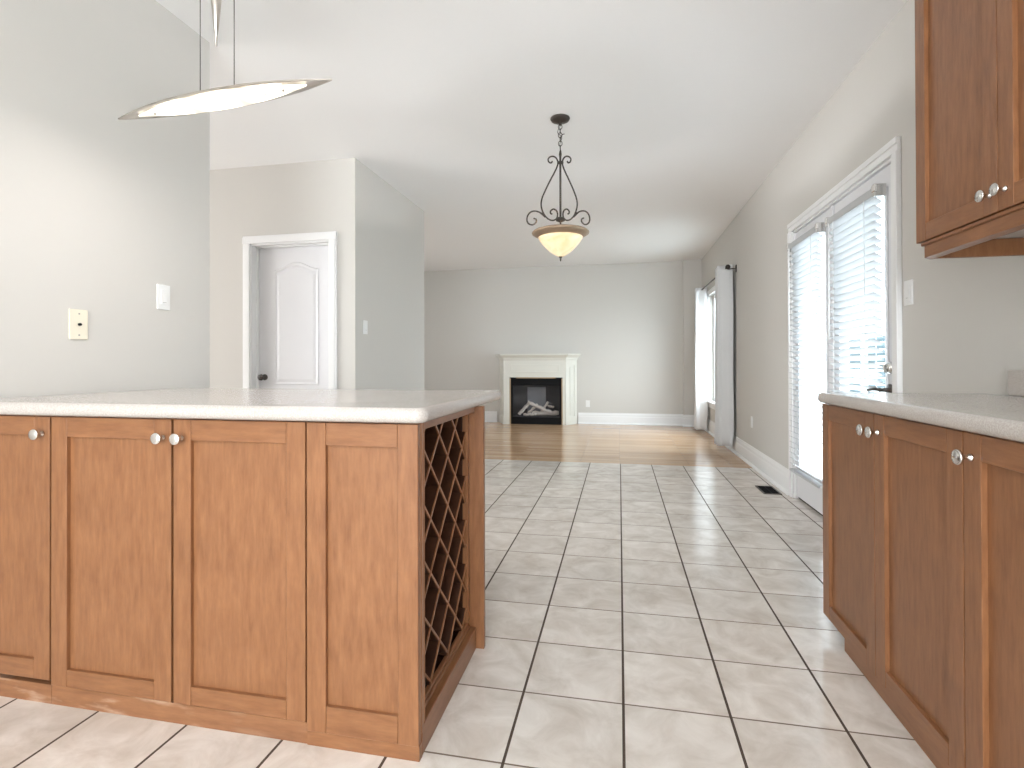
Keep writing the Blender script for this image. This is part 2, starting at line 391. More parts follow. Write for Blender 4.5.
bm = bm_new(); bx(bm, -8.0, XR, -6.86, -6.7, 0, H); struct('wall_kitchen', bm, WALL, None, 'greige kitchen wall behind the viewer', 'wall')

# baseboards (profile extruded)
def base_profile(h=0.19):
    return [(0, 0.0), (0.034, 0.0), (0.033, 0.012), (0.026, 0.022), (0.017, 0.026), (0.016, 0.125), (0.012, 0.135), (0.012, 0.160), (0.008, 0.172), (0.006, h), (0, h)]
bp_ = base_profile()
bm = bm_new()
for a, b_ in ((DY1+.075, 8.998),): prism(bm, [(XR-u, v) for u, v in bp_], 'Y', a, b_)
struct('baseboard_right', bm, TRIM, None, 'tall white baseboard along the wall with the french doors', 'baseboard')
bm = bm_new()
prism(bm, [(YB-u, v) for u, v in bp_], 'X', -5.0, -2.12); prism(bm, [(YB-u, v) for u, v in bp_], 'X', -0.69, 1.03)
prism(bm, [(9.0-u, v) for u, v in bp_], 'X', 1.01, XR-.035)
struct('baseboard_back', bm, TRIM, None, 'tall white baseboard on the fireplace wall', 'baseboard')
bm = bm_new(); prism(bm, [(XL+u, v) for u, v in bp_], 'Y', 3.95, 5.5); prism(bm, [(3.95-u, v) for u, v in bp_], 'X', -4.98, HX0-.07)
prism(bm, [(3.95-u, v) for u, v in bp_], 'X', HX1+.06, XL+.03)
struct('baseboard_hall', bm, TRIM, None, 'white baseboard around the boxed out wall', 'baseboard')

# ------------------------------------------------------------------ panelled interior door
bm = bm_new()
def casing(bm, x0, x1, zt, y, wd=0.066, depth=0.018):
    for a, b_, za, zb in ((x0-wd, x0, 0, zt), (x1, x1+wd, 0, zt), (x0-wd, x1+wd, zt, zt+wd)):
        bevbox(bm, a, b_, y-depth, y, za, zb, .004, 2)
        bevbox(bm, a+.012 if a < x0-.01 and b_ <= x0 else a, b_-.012 if b_ > x1 and a >= x1 else b_, y-depth-.006, y-depth+.003, za, zb-(.012 if b_-a > .2 else 0), .003, 2)
casing(bm, HX0, HX1, HZ, 3.95)
# jamb
bx(bm, HX0-.002, HX0+.012, 3.945, 4.07, 0, HZ); bx(bm, HX1-.012, HX1+.002, 3.945, 4.07, 0, HZ); bx(bm, HX0, HX1, 3.945, 4.07, HZ-.012, HZ+.002)
bx(bm, HX0+.012, HX0+.024, 4.0, 4.028, 0, HZ-.012); bx(bm, HX1-.024, HX1-.012, 4.0, 4.028, 0, HZ-.012); bx(bm, HX0+.012, HX1-.012, 4.0, 4.028, HZ-.024, HZ-.012)
struct('trim_1', bm, TRIM, None, 'white casing around the panelled interior door', 'door trim')
d1 = thing('door_1', ((HX0+HX1)/2, 4.045, 0), 'white two panel interior door with an arched top panel', 'door', kind='structure')
bm = bm_new(); dx0, dx1, dyf = HX0+.016, HX1-.016, 4.03
bx(bm, dx0, dx1, dyf, dyf+.035, 0.008, HZ-.016)
link('leaf', bm, DOORW, d1)
def arch_outline(x0, x1, z0, z1, arch, n=24):
    pts = [(x0, z0), (x1, z0)]
    for i in range(n+1):
        u = i/n; x = x1+(x0-x1)*u
        pts.append((x, z1+arch*(0.5-0.5*math.cos(2*math.pi*u))**1.0))
    return pts
def ring_panel(bm, out, yf):
    """raised panel: outer moulding groove (bumps towards -Y)"""
    c = Vector((sum(p[0] for p in out)/len(out), sum(p[1] for p in out)/len(out)))
    def ins(d):
        r = []
        n = len(out)
        for i in range(n):
            p0, p1, p2 = Vector(out[i-1]), Vector(out[i]), Vector(out[(i+1) % n])
            e1 = (p1-p0); e2 = (p2-p1)
            e1 = e1.normalized() if e1.length else e2.normalized(); e2 = e2.normalized() if e2.length else e1
            n1 = Vector((-e1.y, e1.x)); n2 = Vector((-e2.y, e2.x)); nn = (n1+n2)
            k = max(nn.length_squared/2, .4); r.append(p1+nn*d/k)
        return r
    levels = [(0, 0), (0.006, -0.006), (0.016, -0.004), (0.024, 0.0), (0.03, -0.0005), (0.05, -0.005)]
    rings = [[bm.verts.new((p.x, yf+dy, p.y)) for p in ins(d)] for d, dy in levels]
    for A, B in zip(rings, rings[1:]):
        for i in range(len(A)): bm.faces.new((A[i], A[(i+1) % len(A)], B[(i+1) % len(B)], B[i]))
    bm.faces.new(rings[-1])
bm = bm_new(); ring_panel(bm, arch_outline(-2.895, -2.475, 0.86, 1.842, 0.062), dyf-.0005); link('upper_panel', bm, DOORW, d1)
bm = bm_new(); ring_panel(bm, arch_outline(-2.895, -2.475, 0.20, 0.74, 0.0), dyf-.0005); link('lower_panel', bm, DOORW, d1)
bm = bm_new(); lathe(bm, [(0.0, 0), (0.026, 0), (0.026, -.008), (.010, -.012), (.009, -.034), (.020, -.040), (.027, -.052), (.025, -.064), (.012, -.072), (0, -.073)], (-2.985, dyf, 0.925), 24, 'Y')
tag(link('door_knob', bm, DARKHW, d1), 'dark bronze round knob')

# ------------------------------------------------------------------ french doors (right wall)
bm = bm_new()
wd = 0.068
def ycasing(bm, y0, y1, z0, z1, x, wd, full=False):
    segs = [(y0-wd, y0, 0 if not full else z0-wd, z1), (y1, y1+wd, 0 if not full else z0-wd, z1), (y0-wd, y1+wd, z1, z1+wd)]
    for a, b_, za, zb in segs:
        bevbox(bm, x-.018, x, a, b_, za, zb, .004, 2)
        if b_-a < .2:
            aa, bb = (a, b_-.030) if b_ <= y0+.001 else (a+.030, b_)
            bevbox(bm, x-.025, x-.015, aa, bb, za, zb+.045*0, .003, 2)
        else: bevbox(bm, x-.025, x-.015, a, b_, za+.036, zb, .003, 2)
ycasing(bm, DY0, DY1, 0, DZ, XR, wd)
bx(bm, XR-.002, XR+T, DY0-.001, DY0+.014, 0, DZ); bx(bm, XR-.002, XR+T, DY1-.014, DY1+.001, 0, DZ); bx(bm, XR-.002, XR+T, DY0, DY1, DZ-.014, DZ+.001)
struct('trim_2', bm, TRIM, None, 'white casing around the pair of french doors', 'door trim')
bm = bm_new(); bevbox(bm, XR+.02, XR+T, DY0+.015, DY1-.015, 0.0, 0.018, .004); struct('trim_3', bm, DARKHW, None, 'dark metal threshold under the french doors', 'threshold')
XD = XR+.010   # room-side face of the leaves
def fdoor(name, y0, y1, gy0, gy1, label):
    d = thing(name, (XD+.02, (y0+y1)/2, 0), label, 'door', kind='structure')
    bm = bm_new(); z0, z1 = 0.022, DZ-.020; gz0, gz1 = 0.26, 1.90
    for a, b_, za, zb in ((y0, gy0, z0, z1), (gy1, y1, z0, z1), (gy0, gy1, z0, gz0), (gy0, gy1, gz1, z1)): bx(bm, XD, XD+.044, a, b_, za, zb)
    link('leaf', bm, DOORW, d)
    bm = bm_new()
    for a, b_, za, zb in ((gy0-.022, gy0+.004, gz0-.022, gz1+.022), (gy1-.004, gy1+.022, gz0-.022, gz1+.022), (gy0+.004, gy1-.004, gz0-.022, gz0+.004), (gy0+.004, gy1-.004, gz1-.004, gz1+.022)):
        bevbox(bm, XD-.009, XD-.0005, a, b_, za, zb, .003, 2)
    link('glazing_bead', bm, DOORW, d)
    bm = bm_new(); bx(bm, XD+.022, XD+.028, gy0+.001, gy1-.001, gz0+.001, gz1-.001); link('glass_pane', bm, GLASS, d)
    return d
YM = 3.660
fd_n = fdoor('door_2', DY0+.018, YM-.002, 2.99, 3.555, 'near french door with full glass, partly behind the right counter')
fd_f = fdoor('door_3', YM+.002, DY1-.018, 3.775, 4.30, 'far french door with full glass, next to the long wall')
bm = bm_new(); bevbox(bm, XD-.014, XD-.0006, YM-.018, YM+.016, 0.022, DZ-.022, .004, 2); link('astragal', bm, DOORW, fd_f)
# deadbolt and lever on the near leaf
bm = bm_new(); lathe(bm, [(0, 0), (.031, 0), (.031, -.008), (.022, -.016), (0, -.017)], (XD-.0006, 2.955, 1.01), 28, 'X')
bevbox(bm, XD-.034, XD-.016, 2.949, 2.961, .988, 1.03, .003)
tag(link('deadbolt', bm, CHROME, fd_n), 'satin metal thumb turn deadbolt')
bm = bm_new(); lathe(bm, [(0, 0), (.030, 0), (.030, -.008), (.012, -.014), (.010, -.045), (.012, -.052), (0, -.053)], (XD-.0006, 2.955, 0.90), 28, 'X')
tube(bm, catmull([(XD-.046, 2.955, .90), (XD-.05, 3.0, .901), (XD-.05, 3.05, .897), (XD-.048, 3.085, .892)], 5), .008, 10)
tag(link('lever_handle', bm, DARKHW, fd_n), 'dark lever handle')

def blind(y0, y1, zt, zb, tilt, label, pitch=0.040, sw=0.050):
    x = XD-.040
    t = thing('window_blind', (x, (y0+y1)/2, zb), label, 'blind', 'slat blinds on the french doors')
    bm = bm_new(); bevbox(bm, x-.024, x+.024, y0, y1, zt-.045, zt, .003); link('headrail', bm, SLAT, t)
    bm = bm_new(); z = zt-.062; c, s = math.cos(R(tilt)), math.sin(R(tilt)); zs = []
    while z > zb+.035:
        # slat: room edge up, outdoor edge down, slightly curved, 2.5 mm thick
        prof = []
        for k in range(5):
            u = -sw/2+sw*k/4; cr_ = .0025*(1-(2*u/sw)**2)
            prof.append((x+u*c+cr_*s, z-u*s+cr_*c))
        prof = prof+[(a, b_-.0022) for a, b_ in reversed(prof)]
        prism(bm, prof, 'Y', y0+.004, y1-.004); zs.append(z); z -= pitch
    link('slats', bm, SLAT, t)
    bm = bm_new(); bevbox(bm, x-.024, x+.024, y0+.003, y1-.003, zb, zb+.018, .003); link('bottom_rail', bm, SLAT, t)
    for yy in (y0+.10, y1-.10):
        bm = bm_new()
        for dx in (-.0265, .0265): tube(bm, [(x+dx, yy, zt-.04), (x+dx, yy, zb+.01)], .0014, 5)
        link('ladder_cord', bm, PLATE, t)
    for yy in (y0-.006, y1+.006):
        bm = bm_new(); bevbox(bm, x-.028, XD-.0095, yy-.006, yy+.006, zt-.05, zt+.012, .002); bevbox(bm, x-.03, x-.012, yy-.016, yy+.016, zt-.028, zt+.006, .003)
        tag(link('bracket', bm, CHROME, t), 'small metal mounting bracket')
    bm = bm_new(); tube(bm, [(x-.032, y1-.05, zt-.04), (x-.034, y1-.05, zt-.75)], .004, 6); link('tilt_wand', bm, PLATE, t)
    for yy in (y0-.006, y1+.006):
        bm = bm_new(); bevbox(bm, x-.01, XD-.0095, yy-.005, yy+.005, zb, zb+.016, .002); link('hold_down_clip', bm, PLATE, t)
    return t
blind(2.975, 3.585, 1.925, 0.22, 32, 'white horizontal slat blind on the near french door, beside the door lever')
blind(3.765, 4.355, 1.935, 0.22, 24, 'white horizontal slat blind on the far french door')

# ------------------------------------------------------------------ living-room window, curtains, rod
bm = bm_new()
f = .05
for a, b_, za, zb in ((WY0, WY0+f, WZ0, WZ1), (WY1-f, WY1, WZ0, WZ1), (WY0+f, WY1-f, WZ0, WZ0+f), (WY0+f, WY1-f, WZ1-f, WZ1), ((WY0+WY1)/2-.02, (WY0+WY1)/2+.02, WZ0+f, WZ1-f)):
    bx(bm, XR+.06, XR+.11, a, b_, za, zb)
wn = thing('window_1', (XR+.08, (WY0+WY1)/2, WZ0), 'white framed window behind the curtains', 'window', kind='structure')
link('window_frame', bm, TRIM, wn)
bm = bm_new(); bx(bm, XR+.08, XR+.086, WY0+f, WY1-f, WZ0+f, WZ1-f); link('glass_pane', bm, GLASS, wn)
bm = bm_new(); ycasing(bm, WY0, WY1, WZ0, WZ1, XR, .07, True); bevbox(bm, XR-.018, XR, WY0-.07, WY1+.07, WZ0-.09, WZ0-.022, .004); bevbox(bm, XR-.04, XR+.06, WY0-.09, WY1+.09, WZ0-.022, WZ0+.004, .004)
struct('trim_4', bm, TRIM, None, 'white casing and sill around the curtained window', 'window trim')

XROD, ZROD, YR0, YR1 = 1.212, 2.125, 6.40, 8.56
t = thing('curtain_rod', (XROD, (YR0+YR1)/2, ZROD), 'dark bronze curtain rod with ball ends above the window', 'curtain rod')
bm = bm_new(); tube(bm, [(XROD, YR0, ZROD), (XROD, YR1, ZROD)], .009, 12); link('rod', bm, BRONZE, t)
for yy, sgn in ((YR0, -1), (YR1, 1)):
    bm = bm_new(); lathe(bm, [(.009, 0), (.014, .004*sgn), (.010, .012*sgn), (.022, .026*sgn), (.028, .042*sgn), (.022, .058*sgn), (0, .066*sgn)], (XROD, yy, ZROD), 20, 'Y'); link('finial', bm, BRONZE, t)
for yy in (YR0+.02, YR1-.02):
    bm = bm_new(); tube(bm, catmull([(XR-.001, yy, ZROD-.02), (XR-.04, yy, ZROD-.012), (XROD+.02, yy, ZROD-.016), (XROD, yy, ZROD-.0095)], 5), .006, 8)
    bevbox(bm, XR-.008, XR-.0005, yy-.018, yy+.018, ZROD-.055, ZROD+.03, .003); link('bracket', bm, BRONZE, t)
def curtain(y0, y1, zt, zb, label, waves, ph):
    bm = bm_new(); n = waves*14; nz = 30; V = []
    for j in range(nz+1):
        v = j/nz; z = zb+(zt-zb)*v; row = []
        for i in range(n+1):
            u = i/n; a = 2*math.pi*waves*u+ph
            amp = .082+.010*math.sin(3*u+2*v); amp *= .90+.10*(1-v)
            x = XROD-.012+amp*math.sin(a)+.006*math.sin(9*v+7*u)*(1-v)
            if x > XR-.042 and z < .2: x = XR-.042
            x = min(x, XR-.012)
            y = y0+(y1-y0)*u+.014*math.sin(2*a)+.008*math.sin(5*v+11*u)*(1-v)
            row.append(bm.verts.new((x, y, z+.003*math.sin(a*2)*(1-v))))
        V.append(row)
    for j in range(nz):
        for i in range(n):
            fce = bm.faces.new((V[j][i], V[j][i+1], V[j+1][i+1], V[j+1][i])); fce.smooth = True
    o = link('curtain', bm, CURT); m = o.modifiers.new('s', 'SOLIDIFY'); m.thickness = .0025; m.offset = 0
    tag(o, label, 'curtain', 'white curtains on the dark rod')
    # stitched header and bottom hem
    return o
curtain(6.44, 6.74, 2.165, 0.075, 'white curtain panel at the near end of the rod, drawn into folds', 4, 0.4)
curtain(8.24, 8.50, 2.155, 0.040, 'white curtain panel at the far end of the rod, by the room corner', 4, 0.4)

# ------------------------------------------------------------------ fireplace
t = thing('fireplace', (-1.41, 8.96, 0), 'cream wooden mantel with black glass fronted gas fire on the far wall', 'fireplace')
YF, YBk = 8.83, 9.098
ox0, ox1, oz = -1.84, -0.93, 0.80        # opening
fx0, fx1 = -1.93, -0.885                   # flat front
bx0, bx1 = -2.07, -0.715                   # at the wall
bm = bm_new()
zt = 1.13
prism(bm, [(fx0, YF), (ox0, YF), (ox0, YBk), (bx0, YBk)], 'Z', 0, zt)
prism(bm, [(ox1, YF), (fx1, YF), (bx1, YBk), (ox1, YBk)], 'Z', 0, zt)
bx(bm, ox0, ox1, YF, YBk, oz, zt)
link('surround', bm, MANTEL, t)
# crown / shelf: stacked flared layers following the chamfered plan
bm = bm_new()
def plan(d): return [(fx0-d*.9, YF-d), (fx1+d*.9, YF-d), (bx1+d, YBk), (bx0-d, YBk)]
lv = [(1.085, .004), (1.10, .012), (1.125, .018), (1.145, .035), (1.165, .058), (1.172, .066), (1.195, .066)]
rings = [[bm.verts.new((p[0], p[1], z)) for p in plan(d)] for z, d in lv]
for A, B in zip(rings, rings[1:]):
    for i in range(4): bm.faces.new((A[i], A[(i+1) % 4], B[(i+1) % 4], B[i]))
bm.faces.new(rings[0]); bm.faces.new(rings[-1])
link('mantel_shelf', bm, MANTEL, t)
bm = bm_new()   # frieze moulding frame
a, b_, za, zb = -1.81, -0.985, .885, 1.01
for q in ((a, b_, zb-.014, zb), (a, b_, za, za+.014), (a, a+.014, za+.014, zb-.014), (b_-.014, b_, za+.014, zb-.014)): bevbox(bm, q[0], q[1], YF-.010, YF-.0003, q[2], q[3], .003, 2)
link('frieze_moulding', bm, MANTEL, t)
for (p, q) in (((fx0, YF), (bx0, YBk)), ((fx1, YF), (bx1, YBk))):
    bm = bm_new(); P = Vector((p[0], p[1], 0)); Q = Vector((q[0], q[1], 0)); dirv = (Q-P); L = dirv.length; dirv.normalize(); nn = Vector((dirv.y, -dirv.x, 0))
    if nn.y > 0: nn = -nn
    if abs(nn.x) > 0 and ((nn.x > 0) != (q[0] > p[0])): nn = -nn
    def slab(u0, u1, z0, z1, th):
        vs = bx(bm, u0, u1, 0.0003, th, z0, z1)
        for v in vs: v.co = P+dirv*v.co.x+nn*v.co.y+Vector((0, 0, v.co.z))
    slab(.0, L-.02, 0, .13, .012)
    slab(.0, .05, .13, 1.085, .010); slab(L-.08, L-.02, .13, 1.085, .010); slab(.05, L-.08, 1.0, 1.085, .010)
    slab(.12, .15, .16, .97, .008)
    link('side_pilaster', bm, MANTEL, t)
fb = link('firebox_frame', (lambda b: (bx(b, ox0+.001, ox1-.001, YF+.03, YF+.05, 0.001, .12), bx(b, ox0+.001, ox1-.001, YF+.03, YF+.05, .66, oz-.012), bx(b, ox0+.001, ox0+.05, YF+.03, YF+.05, .12, .66), bx(b, ox1-.05, ox1-.001, YF+.03, YF+.05, .12, .66), b)[-1])(bm_new()), BLACK, t)
bm = bm_new(); bevbox(bm, ox0+.12, ox1-.12, YF-.004, YF+.028, oz-.02, oz-.001, .002); bevbox(bm, ox0, ox0+.02, YF+.002, YF+.028, 0, oz-.02, .002); bevbox(bm, ox1-.02, ox1, YF+.002, YF+.028, 0, oz-.02, .002)
link('opening_trim', bm, plain('brass_trim', (.42, .30, .18), .45, .3), t)
bm = bm_new(); yb = YBk-.004
bx(bm, ox0+.002, ox1-.002, yb-.006, yb, .02, oz-.014); bx(bm, ox0+.002, ox0+.012, YF+.05, yb-.006, .02, oz-.014); bx(bm, ox1-.012, ox1-.002, YF+.05, yb-.006, .02, oz-.014); bx(bm, ox0+.002, ox1-.002, YF+.05, yb-.006, .06, .125); bx(bm, ox0+.012, ox1-.012, YF+.05, yb-.006, .69, .70)
link('firebox', bm, FIREBOX, t)
bm = bm_new(); bx(bm, -1.57, -1.25, yb-.02, yb-.007, .15, .62); link('flue_panel', bm, BACKL, t)
bm = bm_new(); bx(bm, ox0+.045, ox1-.045, YF+.040, YF+.044, .115, .665); link('glass_pane', bm, FGLASS, t)
random.seed(4)
def log(a, b_, r):
    bm = bm_new(); A, B = Vector(a), Vector(b_); pts = [A.lerp(B, k/8)+Vector((0, 0, .006*math.sin(k*1.9))) for k in range(9)]
    tube(bm, pts, r, 9, taper=lambda s: r*(1+.16*math.sin(s*17+a[0]*9)))
    bm.faces.ensure_lookup_table()
    for fc in bm.faces:
        if len(fc.verts) > 4: fc.material_index = 1
    o = link('ceramic_log', bm, [LOGM, LOGW], t)
log((-1.70, 8.95, .155), (-1.51, 9.0, .37), .030); log((-1.52, 8.95, .36), (-1.13, 8.96, .19), .028); log((-1.48, 9.03, .17), (-1.02, 8.99, .185), .038)
log((-1.55, 9.02, .17), (-1.38, 8.97, .33), .022); log((-1.32, 9.03, .2), (-1.20, 9.02, .37), .020); log((-1.62, 8.96, .152), (-1.40, 8.95, .16), .022); log((-1.20, 9.04, .30), (-1.10, 8.98, .29), .018)

# ------------------------------------------------------------------ cabinet parts
def shaker(bm, axis, u0, u1, z0, z1, f0, depth, st=0.058, rb=None, rtz=None):
    """door; axis 'Y-': face towards -Y at y=f0 ; 'X-': face towards -X at x=f0 (u = x or y)."""
    rb = rb or st; rtz = rtz or st
    def B(a, b_, za, zb, d0, d1, mi, bev=.0012):
        if axis == 'Y-': bevbox(bm, a, b_, f0+d0, f0+d1, za, zb, bev, 1, mi)
        else: bevbox(bm, f0+d0, f0+d1, a, b_, za, zb, bev, 1, mi)
    B(u0, u0+st, z0, z1, 0, depth, 0); B(u1-st, u1, z0, z1, 0, depth, 0)
    B(u0+st+.0009, u1-st-.0009, z1-rtz, z1, .0005, depth, 1); B(u0+st+.0009, u1-st-.0009, z0, z0+rb, .0005, depth, 1)
    B(u0+st-.004, u1-st+.004, z0+rb-.004, z1-rtz+.004, .012, depth-.002, 0, .0005)
def knob(parent, p, axis, s=1.0):
    prof = [(0, 0), (.0085, 0), (.0085, -.003), (.0055, -.006), (.005, -.014), (.008, -.018), (.0155, -.022), (.0165, -.026), (.015, -.029), (.0145, -.0285), (.013, -.030), (0, -.031)]
    bm = bm_new(); lathe(bm, [(r*s, h*s) for r, h in prof], p, 24, axis)
    return tag(link('knob', bm, CHROME, parent, at=p), 'round satin nickel knob')

# ---- peninsula (left), faces towards the viewer at Y=1.304
FY = 1.304; DT = .02; CB = FY+DT+.002
ZD0, ZD1 = 0.062, 0.880
def body_y(name, x0, x1, parent, mat=CABV):
    bm = bm_new(); p = .018
    bx(bm, x0, x0+p, CB, 1.86, .06, .882); bx(bm, x1-p, x1, CB, 1.86, .06, .882); bx(bm, x0+p, x1-p, CB, 1.86, .06, .078)
    bx(bm, x0+p, x1-p, 1.848, 1.86, .078, .882); bx(bm, x0+p, x1-p, CB, CB+.02, .85, .882); bx(bm, x0+p, x1-p, CB+.06, 1.84, .45, .466)
    return link('body', bm, mat, parent)
def kick_y(x0, x1, parent):
    bm = bm_new(); bx(bm, x0, x1, FY+.006, FY+.024, 0, .058); link('toe_kick', bm, KICK, parent)
c1 = thing('base_cabinet', (-1.90, 1.58, 0), 'single door maple base cabinet at the left wall end of the peninsula', 'cabinet')
body_y('b', XW+.002, -1.709, c1, CABSH); kick_y(XW+.002, -1.709, c1)
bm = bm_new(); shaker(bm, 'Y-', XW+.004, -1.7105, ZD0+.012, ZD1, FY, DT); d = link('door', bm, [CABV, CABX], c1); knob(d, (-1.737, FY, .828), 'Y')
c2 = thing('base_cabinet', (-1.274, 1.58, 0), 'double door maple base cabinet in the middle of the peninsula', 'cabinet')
body_y('b', -1.707, -.841, c2, CABSH); kick_y(-1.707, -.8395, c2)
bm = bm_new(); shaker(bm, 'Y-', -1.7035, -1.2735, ZD0, ZD1, FY, DT, .058, .052, .06); d = link('door', bm, [CABV, CABX], c2); knob(d, (-1.300, FY, .827), 'Y')
bm = bm_new(); shaker(bm, 'Y-', -1.2655, -.8430, ZD0, ZD1, FY, DT, .058, .052, .06); d = link('door', bm, [CABV, CABX], c2); knob(d, (-1.237, FY, .827), 'Y')

c3 = thing('wine_rack_cabinet', (-.67, 1.58, 0), 'maple end cabinet of the peninsula with a lattice wine rack facing the aisle', 'cabinet')
# decorative front panel
bm = bm_new(); shaker(bm, 'Y-', -.8385, -.5165, .040, ZD1, FY, DT, .057, .072, .062); link('front_panel', bm, [CABV, CABX], c3)
bm = bm_new(); bx(bm, -.8385, -.515, FY+.003, FY+.024, 0, .0395); link('toe_kick', bm, CABX, c3)
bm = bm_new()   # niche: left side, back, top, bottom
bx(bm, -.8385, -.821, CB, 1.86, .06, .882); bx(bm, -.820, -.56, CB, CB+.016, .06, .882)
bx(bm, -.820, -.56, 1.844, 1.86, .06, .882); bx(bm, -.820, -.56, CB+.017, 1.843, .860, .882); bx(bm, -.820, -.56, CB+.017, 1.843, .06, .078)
link('niche', bm, CABSH, c3)
bm = bm_new(); bevbox(bm, -.560, -.515, CB-.001, 1.342, .0605, .882, .0015); bevbox(bm, -.532, -.5145, 1.3435, 1.349, .079, .862, .001)
link('front_stile', bm, CABV, c3)
bm = bm_new(); bevbox(bm, -.556, -.515, 1.343, 1.850, .862, .8825, .0015); link('top_rail', bm, CABY, c3)
bm = bm_new(); bevbox(bm, -.556, -.515, FY+.0245, 1.866, 0, .078, .002); link('plinth', bm, CABY, c3)
bm = bm_new(); bevbox(bm, -.556, -.540, 1.350, 1.850, .0785, .098, .002); bevbox(bm, -.540, -.534, 1.350, 1.850, .0785, .090, .0015); link('bottom_rail', bm, CABY, c3)
bm = bm_new(); bevbox(bm, -.590, -.486, 1.8665, 1.888, 0, .8825, .0015); bevbox(bm, -.5595, -.5395, 1.844, 1.866, .10, .86, .001)
link('rear_panel', bm, CABV, c3)
# lattice: crossing boards, each a deep slat clipped to the niche opening
bm = bm_new(); y0, y1, z0, z1 = 1.3505, 1.8435, .099, .8595; hd = .0795; nY, nZ = 1.478, .742
xa, xb = -.805, -.5445
def clipline(sgn, c):
    # z = sgn*y + c  within rectangle
    pts = []
    for y in (y0, y1):
        z = sgn*y+c
        if z0 <= z <= z1: pts.append((y, z))
    for z in (z0, z1):
        y = (z-c)/sgn
        if y0 < y < y1: pts.append((y, z))
    return sorted(pts)[:1]+sorted(pts)[-1:] if len(pts) >= 2 else None
for sgn in (1, -1):
    k0 = nZ-sgn*nY
    for k in range(-9, 10):
        s = clipline(sgn, k0+k*2*hd)
        if not s or abs(s[1][0]-s[0][0]) < .02: continue
        (ya, za), (yb_, zb_) = s; L = math.hypot(yb_-ya, zb_-za); dy, dz = (yb_-ya)/L, (zb_-za)/L; th = .0036
        x_end = xb if sgn == 1 else xb-.0015
        poly = [(ya-dz*th, za+dy*th), (yb_-dz*th, zb_+dy*th), (yb_+dz*th, zb_-dy*th), (ya+dz*th, za-dy*th)]
        prism(bm, poly, 'X', xa, x_end-.004, 1); prism(bm, poly, 'X', x_end-.004, x_end, 0)  # depth shade coloured into the boards; front edges stay plain maple
tag(link('wine_lattice', bm, [CABV, CABSH], c3), 'diagonal lattice of bottle slots')

# ---- countertops
def counter(name, outline, z0, z1, label, cat, rad=.0185):
    bm = bm_new(); prism(bm, outline, 'Z', z0, z1)
    o = link(name, bm, COUNTER); m = o.modifiers.new('bevel', 'BEVEL'); m.width = rad; m.segments = 6; m.limit_method = 'ANGLE'; m.angle_limit = R(60)
    for p in o.data.polygons: p.use_smooth = True
    m2 = o.modifiers.new('wn', 'WEIGHTED_NORMAL'); tag(o, label, cat); return o
def rc(cx, cy, r, a0, a1, n=8): return [(cx+r*math.cos(R(a0+(a1-a0)*i/n)), cy+r*math.sin(R(a0+(a1-a0)*i/n))) for i in range(n+1)]
r_ = .035; cx1, cy0, cy1 = -.487, 1.272, 2.20
counter('countertop', [(XW+.001, cy0)]+rc(cx1-r_, cy0+r_, r_, -90, 0)+rc(cx1-r_, cy1-r_, r_, 0, 90)+[(XW+.001, cy1)], .8845, .925, 'long speckled cream laminate countertop with rounded edge on the peninsula', 'countertop')

# ---- right run, faces towards -X at X=.770
FX = .770
def cab_right(y0, y1, doors, label, knobs, kick0=None):
    c = thing('base_cabinet', (1.04, (y0+y1)/2, 0), label, 'cabinet')
    bm = bm_new(); xb_ = FX+DT+.002; p = .018
    bx(bm, xb_, XR-.003, y0, y0+p, .075, .882); bx(bm, xb_, XR-.003, y1-p, y1, .075, .882); bx(bm, xb_, XR-.003, y0+p, y1-p, .075, .093); bx(bm, XR-.02, XR-.003, y0+p, y1-p, .093, .882)
    bx(bm, xb_, xb_+.02, y0+p, y1-p, .85, .882); bx(bm, xb_+.04, XR-.021, y0+p, y1-p, .45, .466)
    link('body', bm, CABV, c)
    bm = bm_new(); bx(bm, FX+.022, XR-.05, y0, kick0 or y1, 0, .0745); link('toe_kick', bm, CABY, c)
    for (a, b_), ky in zip(doors, knobs):
        bm = bm_new(); shaker(bm, 'X-', a, b_, .070, .880, FX, DT, .060, .052, .058); d = link('door', bm, [CABV, CABY], c); knob(d, (FX, ky, .826), 'X', 1.08)
    return c
cab_right(1.393, 2.250, [(1.8245, 2.249), (1.3945, 1.8215)], 'double door maple base cabinet under the right counter, nearest the french doors', [1.853, 1.795], 2.11)
cab_right(.530, 1.391, [(.9625, 1.3905), (.5325, .9595)], 'maple base cabinet under the right counter at the right edge of the view', [1.362, .56])
cab_right(-.33, .528, [(.1005, .527), (-.328, .0975)], 'maple base cabinet under the right counter beside the viewer', [.13, .07])
r_ = .03
counter('countertop', [(XR-.0015, -.40), (XR-.0015, 2.235)]+rc(.742+r_, 2.235-r_+.0, r_, 90, 180)+[(.742, -.40)], .8845, .925, 'speckled grey laminate countertop with rounded edge along the right wall', 'countertop')
bm = bm_new(); bevbox(bm, XR-.022, XR-.0015, -.40, 2.097, .9255, 1.012, .003, 2); tag(link('backsplash', bm, COUNTER), 'low speckled laminate backsplash strip behind the right counter', 'backsplash')

